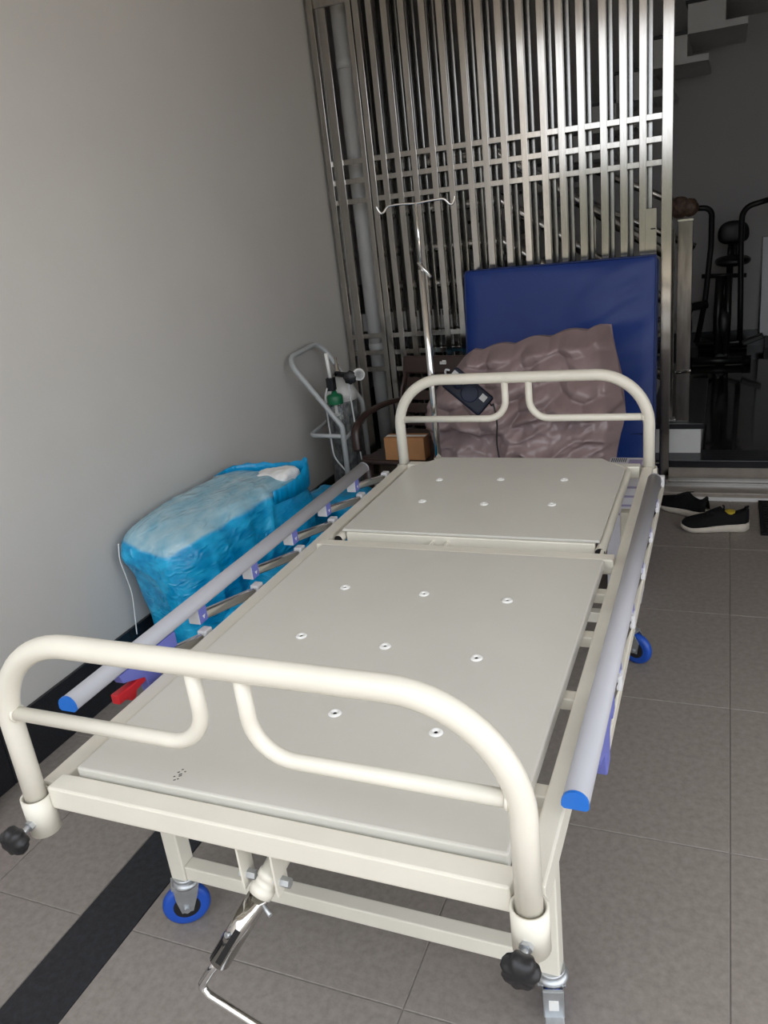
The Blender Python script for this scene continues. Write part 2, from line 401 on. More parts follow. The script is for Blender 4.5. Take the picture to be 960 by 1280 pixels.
obj('tube_bore', MB().lathe([(.0135,0),(.0135,.05)], (.068,1.166,.581), (0,1,0), 14).lathe([(.0135,0),(.0135,.05)], (.838,1.166,.581), (0,1,0), 14), 'black_plastic', bfm)
pb = obj('back_deck_panel', MB().prism([(.072,1.192),(.834,1.192),(.834,1.800),(.745,1.912),(.165,1.912),(.072,1.800)], (0,0,.598), (1,0,0), (0,1,0), (0,0,.008)), 'plate', bed, .002)
obj('panel_lip', MB().box(.085, .822, 1.188, 1.204, .567, .597), 'cream', pb, .003)
for x, y in [(.232,1.654),(.445,1.668),(.655,1.677),(.243,1.443),(.450,1.436),(.658,1.449)]: flared_hole(pb, x, y, .606)

# crank
for xx in (.414, .478):
    br = obj('crank_bracket', MB().box(xx-.002, xx+.002, .008, .042, .458, .546), 'cream', bed)
    obj('bolt', MB().lathe([(.009,0),(.009,.016)], (xx+.002,.024,.478), (1,0,0), 6, smooth=False).lathe([(.009,0),(.009,.010)], (xx-.002,.024,.478), (-1,0,0), 6, smooth=False), 'zinc', br)
a = Vector((.468, .055, .505)); c = Vector((.441, .010, .452)); e = Vector((.361, -.030, .323))
ck = obj('crank_knuckle', MB().tube([a, a.lerp(c,.45), a.lerp(c,.46), a.lerp(c,.62), a.lerp(c,.63), a.lerp(c,.78), a.lerp(c,.8), c], [.019,.019,.021,.021,.0185,.0185,.021,.021], 18), 'cream', bed)
obj('crank_screw', MB().tube([(.450,.055,.500), (.450,.95,.47)], .013, 12), 'black_metal', bed)
ch = obj('crank_handle', MB().tube(fillet([c.lerp(e,.9), (.340,-.034,.298), (.316,-.042,.262), (.330,-.044,.247), (.425,-.044,.204), (.53,-.044,.155)], [.02,.012,.012,.02], 6), .0075, 14), 'chrome', bed)
obj('crank_sleeve', MB().tube([c-(c-e)*.02, c.lerp(e,.02), e], [.0175,.019,.019], 20), 'chrome_dark', ch)
obj('crank_grip', MB().tube([(.50,-.044,.169), (.60,-.044,.122)], .014, 14), 'black_plastic', ch)
sl = (e-c).normalized(); sd_ = sl.cross(Vector((0,-1,.4))).normalized(); nn = sd_.cross(sl)
obj('sleeve_slot', MB().obox(c.lerp(e,.72)+Vector((.3,-.85,.43)).normalized()*.0168, (sl, sl.cross(Vector((.3,-.85,.43)).normalized()), Vector((.3,-.85,.43)).normalized()), .040, .0055, .0035), 'black_metal', ch)
obj('sleeve_screw', MB().lathe([(.004,0),(.004,.028)], c.lerp(e,.10)+Vector((.012,0,.0)), (.8,-.5,-.2), 8).lathe([(.005,0),(.005,.006)], c.lerp(e,.55)+Vector((-.006,-.016,.008)), (-.3,-.85,.43), 8), 'zinc', ch)

# side guards (collapsed): top rail, six folded arms, joints, lower rail, latch
def guard(side, zt, pivx, topx):
    sg = -1 if side == 'l' else 1
    prof = [(math.cos(t)*.0205, math.sin(t)*.0215) for t in [math.pi*k/12 for k in range(13)]] + [(-.0205,-.006), (-.016,-.010), (.016,-.010), (.0205,-.006)]
    y0, y1 = .172, 1.665
    g = obj('guard_rail', MB().prism(prof, (topx,y0,zt), (1,0,0), (0,0,1), (0,y1-y0,0)), 'guard_grey', bed)
    for p_ in g.data.polygons: p_.use_smooth = abs(p_.normal.y) < .5 and p_.normal.z > -.3
    for yy, dy in ((y0, -.006), (y1, .006)):
        obj('end_cap', MB().prism([(a*1.03, c*1.03) for a, c in prof], (topx,yy,zt), (1,0,0), (0,0,1), (0,dy,0)), 'cap_blue' if dy < 0 else 'guard_grey', g)
    obj('lower_rail', MB().box(min(pivx-.010*sg,pivx+.009*sg), max(pivx-.010*sg,pivx+.009*sg), .40, 1.86, .515, .547), 'cream', g, .003)
    for k, yp in enumerate((.592, .845, 1.100, 1.335, 1.568, 1.80)):
        zb = zt-.034; yb = yp-.232
        a = Vector((pivx, yp, .560)); b_ = Vector((topx+.006*-sg, yb, zb)); d = (b_-a).normalized(); s_ = Vector((1,0,0)); n_ = d.cross(s_).normalized()
        obj('fold_arm', MB().obox((a+b_)/2, (d, s_, n_), (b_-a).length/2, .008, .0125), 'chrome', g, .004)
        obj('pivot_cap', MB().box(pivx-.013, pivx+.013, yp-.008, yp+.022, .545, .580), 'joint_white', g, .004)
        if k == 0: continue
        jt = MB().prism([(-.018,-.015),(.016,-.015),(.016,.026),(-.018,.026)], (topx-.017,yb,zb), (0,1,0), (0,0,1), (.034,0,0))
        jt.mi = [1]*6
        for fi_, f in enumerate(jt.f):
            nrm = (jt.v[f[1]]-jt.v[f[0]]).cross(jt.v[f[2]]-jt.v[f[1]])
            if abs(nrm.normalized().x) < .5: jt.mi[fi_] = 0
        j = obj('joint_block', jt, ['joint_white', 'joint_blue'], g, .002)
        fx = topx + .0172*(-sg)
        obj('arrow_mark', MB().prism([(-.006,.004),(.006,.004),(0,-.006)], (fx,yb,zb), (0,1,0), (0,0,1), (-sg*.0006,0,0)), 'print_white', j)
    ox = topx + (.006 if sg > 0 else .004)
    lat = MB().prism([(.30,zt-.012),(.50,zt-.012),(.50,zt-.05),(.47,zt-.055),(.46,zt-.035),(.43,zt-.045),(.425,zt-.112),(.385,zt-.116),(.375,zt-.06),(.31,zt-.035)], (ox-.013,0,0), (0,1,0), (0,0,1), (.026,0,0))
    la = obj('latch', lat, 'joint_blue', g, .003)
    if side == 'l': obj('release_lever', MB().prism([(.285,zt-.050),(.345,zt-.054),(.378,zt-.045),(.378,zt-.070),(.345,zt-.074),(.338,zt-.088),(.322,zt-.088),(.318,zt-.076),(.285,zt-.074)], (ox-.010,0,0), (0,1,0), (0,0,1), (.020,0,0)), 'lever_red', la, .003)
    return g
plab(guard('l', .640, -.036, -.058), 'lowered grey-topped guard rail beside the wall')
plab(guard('r', .614, .945, .936), 'lowered grey-topped guard rail on the open side')
iv_s = obj('drip_pole_socket', MB().lathe([(.0140,.50),(.018,.50),(.018,.585),(.0140,.585)], (.126,1.945+.02,0), n=20).box(.118,.134,1.914,1.950,.52,.57), 'cream', bed)

# ================================================================== DRIP POLE
iv = thing('drip_pole', (.126, 1.965, .44), 'thin chrome drip stand pole with two wavy hooks in the bed head corner', 'drip pole')
obj('lower_tube', MB().tube([(.126,1.965,.44), (.126,1.965,1.285)], .0125, 18), 'chrome', iv)
obj('upper_rod', MB().tube([(.126,1.965,1.27), (.126,1.965,1.505)], .0055, 12), 'chrome', iv)
obj('clamp_handle', MB().tube([(.122,1.945,1.312), (.166,1.945,1.258)], .0058, 10).tube([(.136,1.965,1.285), (.136,1.943,1.285)], .004, 8), 'chrome', iv)
obj('hook_bar', MB().tube(smooth_path([(-.020,1.965,1.510),(-.013,1.965,1.495),(-.004,1.965,1.486),(.006,1.965,1.489),(.018,1.965,1.502),(.030,1.965,1.507),(.075,1.965,1.508),(.126,1.965,1.505),
    (.175,1.965,1.508),(.222,1.965,1.509),(.236,1.965,1.503),(.246,1.965,1.492),(.256,1.965,1.489),(.263,1.965,1.498),(.268,1.965,1.514)], 5), .0042, 8), 'chrome', iv)

# ================================================================== SLIDING GATE
def gx(x): return 1.1207+(x-1.1207)*.983
GY = 3.256; GY2 = 3.331; ZT = 2.68
RZ = (1.750, 1.658, 1.562); RL = (.868, .777, .686, .14)
ga = thing('sliding_gate', (.15, GY, .052), 'front leaf of the stainless tube gate with a wide polished end post', 'gate')
obj('end_post', MB().box(gx(.861)-.023, gx(.861)+.023, GY-.022, GY+.022, .056, ZT), 'steel', ga, .002)
obj('end_post', MB().box(gx(-.573)-.016, gx(-.573)+.016, GY-.017, GY+.017, .056, ZT), 'steel', ga, .002)
FX = [gx(x) for x in (-.505,-.429,-.342,-.24,-.154,-.055,.027,.12,.216,.311,.393,.484,.583,.67,.755)]
for x in FX: obj('bar', MB().box(x-.0155, x+.0155, GY-.0155, GY+.0155, .06, ZT-.01), 'steel', ga, .0015)
xs_ = [gx(-.573)]+FX+[gx(.861)]
for z in RZ+RL+(2.64,):
    obj('rail', MB().box(gx(-.573)+.016, gx(.861)-.023, GY-.0125, GY+.0125, z-.0125, z+.0125), 'steel', ga, .001)
lp = obj('lock_plate', MB().box(.772, .822, GY-.018, GY-.0126, 1.05, 1.372), 'steel', ga, .001)
obj('lock_slot', MB().box(.797, .818, GY-.0186, GY-.0181, 1.281, 1.287), 'black_plastic', lp)
gb = thing('sliding_gate', (.15, GY2, .052), 'second leaf of the stainless tube gate slid behind the front leaf', 'gate')
for x in FX:
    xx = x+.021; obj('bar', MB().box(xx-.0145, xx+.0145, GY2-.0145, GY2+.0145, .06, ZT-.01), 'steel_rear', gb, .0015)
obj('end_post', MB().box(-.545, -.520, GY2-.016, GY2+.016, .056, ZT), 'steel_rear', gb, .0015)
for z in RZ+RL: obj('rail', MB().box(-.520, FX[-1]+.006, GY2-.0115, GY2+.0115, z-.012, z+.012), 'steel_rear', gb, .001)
gp = thing('fixed_grille', (-.70, GY, .052), 'narrow fixed stainless side grille between the gate and the left wall', 'grille')
for x, hw in ((gx(-.815), .016), (gx(-.610), .014)): obj('end_post', MB().box(x-hw, x+hw, GY-.017, GY+.017, .045, ZT), 'steel', gp, .0015)
obj('bar', MB().box(gx(-.757)-.021, gx(-.757)+.021, GY-.012, GY+.012, .06, 2.44), 'steel', gp, .0015)
for z in RZ+RL+(2.47,): obj('rail', MB().box(gx(-.815)+.016, gx(-.610)-.014, GY-.006, GY+.014, z-.0125-(.012 if z > 2 else 0), z+.0125+(.01 if z > 2 else 0)), 'steel', gp, .001)
pipe = obj('drain_pipe', MB().lathe([(.042,.137),(.042,2.79)], (-.722,3.455,0), n=28), 'white_paint')
tag(pipe, 'white vertical pipe behind the narrow fixed grille', 'pipe')
for z in (.75, 2.2):
    obj('pipe_collar', MB().lathe([(.044,z),(.044,z+.05)], (-.722,3.455,0), n=28), 'white_paint', pipe)

# ================================================================== STAIRCASE INSIDE
st = thing('staircase', (.5, 3.5, .133), 'white staircase with black treads rising behind the gate', 'staircase')
x = 1.030; z = .133
for k in range(5):
    nx = x-.265
    obj('step', MB().box(nx-.02, x, 3.48, 4.55, .134, z+.135), 'white_paint', st, .003)
    obj('tread', MB().box(nx-.02, x+.012, 3.47, 4.55, z+.135, z+.165), 'granite_black', st, .003)
    x = nx; z += .165
obj('landing', MB().box(-1.58, x, 3.51, 6.48, z-.10, z), 'white_paint', st)
obj('landing_tread', MB().box(-1.58, x, 3.505, 6.48, z, z+.02), 'granite_black', st)
Y0, Y1 = 5.6, 6.48
for i in range(-7, 5):
    x0 = .605+.23*i; zz = 2.37+.172*i; sz = 2.24+.172*i
    obj('step', MB().prism([(x0,zz-.172),(x0+.23,zz-.172),(x0+.23,zz),(x0,zz)], (0,Y0,0), (1,0,0), (0,0,1), (0,Y1-Y0,0)), 'white_paint', st)
    obj('soffit_block', MB().box(x0+.135, x0+.365, Y0+.001, Y1, sz, zz-.171), 'white_paint', st)
    obj('tread', MB().box(x0-.012, x0+.23, Y0-.01, Y1, zz, zz+.022), 'granite_black', st, .003)
bal = thing('stair_railing', (.5, 3.53, .3), 'stainless stair balustrade with sloping rails and a boxy newel post', 'railing')
NX = .935
obj('newel_post', MB().box(NX-.034, NX+.034, 3.50, 3.56,   .299, 1.29), 'steel_newel', bal, .002)
obj('newel_cap', MB().box(NX-.037, NX+.037, 3.497, 3.563, 1.29, 1.302), 'chrome', bal, .002)
np_ = obj('side_post', MB().box(.845, .888, 3.51, 3.545, .31, 1.262), 'chrome_dark', bal, .002)
obj('base_foot', MB().box(.84, .905, 3.50, 3.555, .299, .315), 'chrome', bal, .003)
obj('stay_arm', MB().tube(smooth_path([(.90,3.50,.56),(.94,3.49,.565),(.975,3.485,.572)], 4), .009, 8), 'chrome_dark', bal)
for zl in (1.71, 1.485, 1.285, 1.095):
    obj('rail', MB().tube(fillet([(-.78,3.53,zl), (.03,3.53,zl), (.85,3.53,zl-.565)], .03, 5), .027, 12, flat=1.0), 'steel_bright', bal)
for xb, zb_ in ((-.62,.96),(-.05,.96),(.50,.79)):
    obj('baluster', MB().box(xb-.012, xb+.012, 3.518, 3.542, zb_-(.16 if xb > .3 else 0), 1.71 if xb < .1 else 1.39), 'steel', bal)
for zl in (1.55, 1.35):     # far balustrade of the upper flight
    obj('rail', MB().tube([(.30,4.45,zl+.08), (.95,4.45,zl-.25)], .022, 10), 'steel_bright', bal)
fn = MB()
for (cx_, cz_, r_) in ((.905,1.355,.050), (.950,1.350,.042)):
    rows = []
    for i in range(13):
        th_ = math.pi*i/12; row = []
        for k in range(20):
            ph = 2*math.pi*k/20; rr = r_*(1+.08*nz(cx_*9+math.cos(ph)*3*math.sin(th_), math.sin(ph)*3*math.sin(th_), math.cos(th_)*3))
            row.append((cx_+rr*math.sin(th_)*math.cos(ph), 3.53+rr*math.sin(th_)*math.sin(ph), cz_-rr*math.cos(th_)))
        rows.append(row)
    fn.grid(rows, closed_u=True)
tag(obj('carved_finial', fn, 'finial_brown'), 'rough brown carved knob on top of the newel post', 'finial')

# ================================================================== BLUE MATTRESS AGAINST THE GATE
mt = thing('foam_mattress', (.38, 3.05, .0), 'blue vinyl foam mattress standing upright against the gate', 'mattress')
mr = []
ang = math.atan2(.165, 1.165); ax_ = (Vector((1,0,0)), Vector((0, math.sin(ang), math.cos(ang))), Vector((0,-math.cos(ang), math.sin(ang))))
N = 60; M_ = 72
def mface(side):
    rows = []
    for i in range(M_+1):
        row = []
        for j in range(N+1):
            u = j/N; v = i/M_; e_ = min(u, 1-u, v, 1-v)
            pu = .045+ (.012*min(1, e_/.06)**.5 - .006)
            wr = 0
            fx_ = math.exp(-((u-.80)/.35)**2)
            wr = .010*fx_*nz(u*2.2+v*1.2, v*11-u*3.5, 2.0, 2)+.004*nz(u*2, v*3, 7.7, 2)
            q = Vector((-.062, 2.985, 0.004)) + ax_[0]*(u*.895) + ax_[1]*(v*1.178+ .006*math.sin(u*7)*(v)) + ax_[2]*(side*(pu+wr*(1 if side > 0 else .3)*min(1, e_/.08)))
            row.append(q)
        rows.append(row)
    return rows
obj('cover', MB().grid(mface(1)).grid([r[::-1] for r in mface(-1)]), 'vinyl_blue', mt)
def mpt(u, v, d): return Vector((-.062,2.985,.004)) + ax_[0]*(u*.895) + ax_[1]*(v*1.178) + ax_[2]*d
sb = MB()
ring = [(0,0),(1,0),(1,1),(0,1)]
R1 = [mpt(0,0,.039),mpt(1,0,.039),mpt(1,1,.039),mpt(0,1,.039)]; R2 = [mpt(0,0,-.039),mpt(1,0,-.039),mpt(1,1,-.039),mpt(0,1,-.039)]
for i in range(4): sb.add([R1[i], R1[(i+1) % 4], R2[(i+1) % 4], R2[i]], [(0,1,2,3)])
obj('side_band', sb, 'vinyl_blue', mt)
for d_ in (.040, -.040):
    obj('piping', MB().tube(fillet([mpt(.5,0,d_),mpt(1,0,d_),mpt(1,1,d_),mpt(0,1,d_),mpt(0,0,d_),mpt(.5,0,d_)], .02, 4), .005, 8), 'vinyl_seam', mt)
obj('hinge_seam', MB().tube([mpt(.003,.32,.0535), mpt(.5,.32,.0535), mpt(.997,.32,.0535)], .0035, 6), 'vinyl_seam', mt)

# ================================================================== MAUVE AIR MATTRESS HEAP
ZTAB = [(0,.665),(.08,.73),(.20,.82),(.30,.89),(.45,.905),(.62,.925),(.8,.945),(.94,.955),(1,.935)]
def heap(s, t, side):
    xl = lerp_tab(t, [(0,-.02),(.6,-.062),(.72,-.06),(.86,-.115),(1,-.115)]); xr = lerp_tab(t, [(0,.70),(.52,.74),(.66,.765),(.8,.745),(.9,.715),(1,.685)])
    zt = lerp_tab(s, ZTAB)+.016*abs(math.sin(s*17+.4))-.006; z = zt*t
    x = xl+(xr-xl)*s
    e = min(s, 1-s)*(xr-xl); ee = min(e, (1-t)*zt)
    yf = 2.165 + .09*t + .44*max(0, t-.35)**1.25
    if t < .30: yf += .03
    yf += .10*max(0, (.10-e)/.10)**1.5 + .035*max(0, (.05-(1-t)*zt)/.05)
    yf += .07*max(0, s-.55)
    if side < 0:
        return Vector((x, yf+.02+(.05+.08*min(1,max(0,s-.2)/.15))*min(1, ee/.12)**.6, z))
    zc = .585+.10*(max(0, x-.2)/.5)**.8 + .012*math.sin(x*17) - .03*math.sin(max(0,x-.5)*8)
    f = 1/(1+math.exp(-(z-zc)/.006)); wgt = min(1, ee/.05)
    d = .050*f*math.exp(-max(0, z-zc)/.25)
    # inflated domes on the upper layer: nearest cell of a skewed lattice, sharp valleys between cells
    ca, sa = math.cos(.20), math.sin(.20); dist = (z-zc)*1.18+.02*math.sin(x*8)
    px_ = (x*ca+dist*sa)/.150; py_ = (-x*sa*.5+dist*ca)/.092; best = 9
    r0 = math.floor(py_)
    for rw in (r0-1, r0, r0+1):
        ox = .5*(rw % 2)+.16*math.sin(rw*3.7); c0 = math.floor(px_-ox)
        for cc in (c0-1, c0, c0+1, c0+2):
            jx = .10*math.sin(cc*5.1+rw*2.3); jy = .10*math.sin(cc*3.3+rw*7.9)
            best = min(best, (px_-ox-cc-jx)**2+(.85*(py_-rw-.5-jy))**2)
    dome = max(0, 1-best/.42)
    d += f*(.085*dome*wgt + .008*nz(x*9, z*9, 1, 3)*wgt + .010*(max(0, ridge(x*9+3, z*13, 4))**3)*wgt*(1.2-dome))
    # second, looser fold just under the middle and crumples on the hanging layer
    d += (1-f)*wgt*(.022*max(0, ridge(x*5.5+z*4, z*6-x*2.5, 2.2))**2.2*2.2 + .024*nz(x*6, z*9, 5, 3)+ .010*max(0, ridge(x*11-z*6, z*13+x*4, 9.1))**2)
    d += .018*wgt*nz(x*3.1, z*3.3, 8, 2) + wgt*(.005+.003*(1-f))*max(0, ridge(x*17+z*9, z*21-x*8, 5.5))**2
    return Vector((x+.006*nz(z*9, x*4, 3), yf-d, z+.006*nz(x*10, z*10, 6)))
NS, NT = 150, 150
hp = MB()
hp.grid([[heap(j/NS, i/NT, 1) for j in range(NS+1)] for i in range(NT+1)])
hp.grid([[heap(j/40, i/40, -1) for j in range(41)][::-1] for i in range(41)])
am = obj('air_mattress', hp, 'vinyl_mauve', origin=(.33, 2.25, 0), fix=False)
tag(am, 'crumpled mauve bubble air mattress heaped behind the bed head', 'air mattress')

# ================================================================== PUMP ON THE AIR MATTRESS
pu = thing('mattress_pump', (.23, 2.06, .74), 'small navy air pump with hooks and cord lying on the mauve mattress', 'pump')
dl = Vector((.112, .0, -.101)).normalized(); nn_ = Vector((.10, -.93, .33)); nn_ = (nn_-dl*nn_.dot(dl)).normalized(); ds = nn_.cross(dl).normalized()
pc = Vector((.234, 2.052, .822))
pbod = obj('body', MB().obox(pc, (dl, ds, nn_), .093, .046, .022), 'pump_navy', pu, .010, seg=3)
obj('control_panel', MB().lathe([(.034,0),(.034,.002),(.030,.003),(0,.003)], pc+nn_*.0218+dl*.012, nn_, 28), 'pump_panel', pbod)
obj('dial', MB().lathe([(.020,0),(.019,.007),(0,.008)], pc+nn_*.0218-dl*.045, nn_, 24), 'pump_panel', pbod)
obj('rating_label', MB().obox(pc+nn_*.0222+dl*.062+ds*.020, (dl, ds, nn_), .012, .012, .0006), 'label_grey', pbod)
obj('rating_label', MB().obox(pc+nn_*.0222-dl*.078+ds*.022, (dl, ds, nn_), .010, .010, .0006), 'label_grey', pbod)
for q in (-.06,):
    obj('hook', MB().tube(smooth_path([pc-dl*.088-ds*.005-nn_*.015, pc-dl*.108-ds*.002-nn_*.01, pc-dl*.116+ds*.010, pc-dl*.104+ds*.018+nn_*.005], 5), .004, 8), 'joint_white', pu)
obj('power_cord', MB().tube(smooth_path([pc+dl*.09+ds*.02, pc+dl*.105+ds*.018+nn_*.006, (.338,2.030,.772), (.345,2.035,.70), (.338,2.04,.62), (.352,2.03,.52), (.36,2.03,.40)], 6), .0032, 8), 'black_plastic', pu)

# ================================================================== BROWN PLASTIC CHAIR
cr = thing('plastic_chair', (-.24, 2.62, 0), 'dark brown moulded plastic armchair with slatted back behind the drip pole', 'chair')
def CP(x, y, z):            # chair local (x right, y back) -> world
    a_ = math.radians(-9); return Vector((-.222+x*math.cos(a_)-y*math.sin(a_), 2.67+x*math.sin(a_)+y*math.cos(a_), z))
cax = (CP(1,0,0)-CP(0,0,0), CP(0,1,0)-CP(0,0,0), Vector((0,0,1)))
obj('seat', MB().obox(CP(0,-.02,.395), cax, .205, .195, .012), 'chair_brown', cr, .010)
tl = math.radians(13); bax = (cax[0], (cax[1]*math.cos(tl)-Vector((0,0,1))*math.sin(tl)).normalized(), (cax[1]*math.sin(tl)+Vector((0,0,1))*math.cos(tl)).normalized())
def BP(x, h, d=0): return CP(x, .165, .40)+bax[2]*h+bax[1]*d
obj('back_top', MB().obox(BP(0,.372), bax, .185, .012, .045), 'chair_brown', cr, .010)
for sx in (-1, 1):
    obj('back_stile', MB().tube([BP(sx*.185,-.02), BP(sx*.192,.12), BP(sx*.188,.25), BP(sx*.166,.345)], [.034,.032,.028,.022], 12, flat=.45), 'chair_brown', cr)
    obj('arm', MB().tube(smooth_path([BP(sx*.195,.20), CP(sx*.235,.10,.595), CP(sx*.245,-.06,.585), CP(sx*.238,-.17,.545), CP(sx*.225,-.20,.44)], 6), .022, 10, flat=.6), 'chair_brown', cr)
    for yy, yt in ((-.19,-.17), (.17,.15)):
        obj('leg', MB().tube([CP(sx*.215, yy, 0), CP(sx*.200, yt, .20), CP(sx*.190, yt, .41)], [.019,.022,.026], 10), 'chair_brown', cr)
for k in range(5):
    obj('back_slat', MB().obox(BP(0,.030+.064*k,.004), bax, .165, .006, .024), 'chair_brown', cr, .004)
lg = MB().obox(BP(.045,.380,-.0135), bax, .017, .001, .007)
for q in range(3): lg.obox(BP(.036+.010*q,.381,-.0148), bax, .0025, .0006, .0045, 1)
lg.obox(BP(.050,.389,-.0135), bax, .010, .001, .004)
plab(obj('emblem', lg, ['print_white', 'label_grey'], cr), 'small white printed emblem')
bx_ = thing('cardboard_box', (-.23, 2.50, .408), 'small plain orange-brown cardboard box on the chair seat', 'box')
wax = ((1,0,0),(0,1,0),(0,0,1))
obj('carton_body', MB().obox((-.222,2.52,.461), wax, .098, .040, .053), 'carton', bx_, .002)
obj('tape_strip', MB().obox((-.222,2.52,.5143), wax, .098, .012, .0006), 'print_white', bx_)

# ================================================================== OXYGEN CYLINDER AND TROLLEY
tr = thing('cylinder_trolley', (-.55, 2.68, 0), 'grey tube trolley with a slanted handle beside the wall', 'trolley')
ya, yb = 2.50, 2.855
obj('handle_frame', MB().tube(fillet([(-.540,ya,.06), (-.534,ya,.565), (-.778,ya,.895), (-.778,yb,.915), (-.578,yb,.60), (-.585,yb,.06)], [.035,.075,.075,.035], 8), .0125, 14), 'trolley_grey', tr)
obj('cross_brace', MB().tube([(-.535,ya,.500), (-.580,yb,.500)], .0095, 10), 'trolley_grey', tr)
obj('support_loop', MB().tube(fillet([(-.535,ya,.518), (-.722,ya+.015,.518), (-.740,yb-.03,.530), (-.580,yb,.525)], .045, 8), .0105, 12), 'trolley_grey', tr)
obj('base_shelf', MB().box(-.72, -.545, ya+.03, yb-.03, .05, .062), 'trolley_grey', tr, .003)
obj('axle', MB().tube([(-.60,ya-.055,.06), (-.60,yb+.055,.06)], .008, 8), 'zinc', tr)
for yy in (ya-.05, yb+.05): obj('wheel', MB().lathe([(.012,-.014),(.05,-.012),(.06,-.006),(.06,.006),(.05,.012),(.012,.014)], (-.60,yy,.06), (0,1,0), 28), 'black_rubber', tr)
cx, cy = -.612, 2.682
oc = thing('oxygen_cylinder', (cx, cy, .062), 'wrapped dark oxygen cylinder with white shoulder, gauge and green humidifier cap', 'gas cylinder')
obj('cylinder_body', MB().lathe([(.070,.064),(.083,.075),(.085,.10),(.085,.645),(.082,.66)], (cx,cy,0), n=32), 'cyl_wrap', oc)
obj('shoulder', MB().lathe([(.0838,.655),(.078,.690),(.060,.722),(.036,.745),(.024,.752),(.024,.775)], (cx,cy,0), n=32), 'cyl_white', oc)
obj('valve', MB().lathe([(.018,.772),(.018,.80),(.012,.804),(.012,.828),(.007,.832),(.007,.862)], (cx,cy,0), n=14), 'chrome_dark', oc)
rx = cx+.062
rg = obj('regulator', MB().tube([(cx-.005,cy-.01,.785), (rx+.062,cy-.09,.785)], .014, 12).box(rx-.058, rx-.022, cy-.145, cy-.108, .728, .790), 'black_plastic', oc, .003)
obj('regulator_neck', MB().tube([(rx-.035,cy-.125,.775), (cx-.005,cy-.02,.785)], .010, 10), 'chrome_dark', rg)
obj('control_knob', MB().lathe([(.014,0),(.028,.003),(.031,.010),(.031,.022),(.025,.028),(0,.029)], (rx+.052,cy-.095,.783), (.25,-.96,.08), 48, lobes=8, amp=.07), 'black_plastic', rg)
ga_ = obj('pressure_gauge', MB().lathe([(.027,0),(.029,.004),(.029,.020),(.025,.024)], (rx+.088,cy-.080,.792), (.45,-.88,.1), 28), 'cyl_white', rg)
obj('dial_ring', MB().lathe([(.022,0),(.0215,.002),(.015,.0022),(.0145,0)], Vector((rx+.088,cy-.080,.792))+Vector((.45,-.88,.1)).normalized()*.0245, (.45,-.88,.1), 28), 'label_grey', ga_)
obj('flow_tube', MB().tube([(rx-.040,cy-.127,.785), (rx-.046,cy-.127,.905)], .0085, 12), 'plate_rim', oc)
hu = obj('humidifier_bottle', MB().lathe([(.012,.575),(.028,.582),(.032,.595),(.032,.668)], (rx-.030,cy-.127,0), n=24), 'clear_plastic', oc)
obj('humidifier_cap', MB().lathe([(.037,.664),(.038,.668),(.038,.700),(.033,.708),(.015,.712),(.010,.728)], (rx-.030,cy-.127,0), n=30, lobes=15, amp=.02), 'green_cap', oc)
obj('bubbler_stem', MB().tube([(rx-.030,cy-.127,.612), (rx-.030,cy-.127,.67)], .006, 8).lathe([(.014,.606),(.014,.616)], (rx-.030,cy-.127,0), n=12), 'plate_rim', hu)
obj('oxygen_hose', MB().tube(smooth_path([(rx-.052,cy-.150,.745),(rx-.060,cy-.165,.70),(rx-.062,cy-.165,.62),(rx-.058,cy-.170,.50),(rx-.045,cy-.185,.42),(rx-.01,cy-.190,.37),(rx+.02,cy-.185,.33)], 6), .0042, 8), 'tube_clear', oc)
obj('oxygen_hose', MB().tube(smooth_path([(rx+.045,cy-.110,.77),(rx+.050,cy-.118,.66),(rx+.058,cy-.118,.50),(rx+.070,cy-.120,.36)], 6), .0042, 8), 'tube_clear', oc)

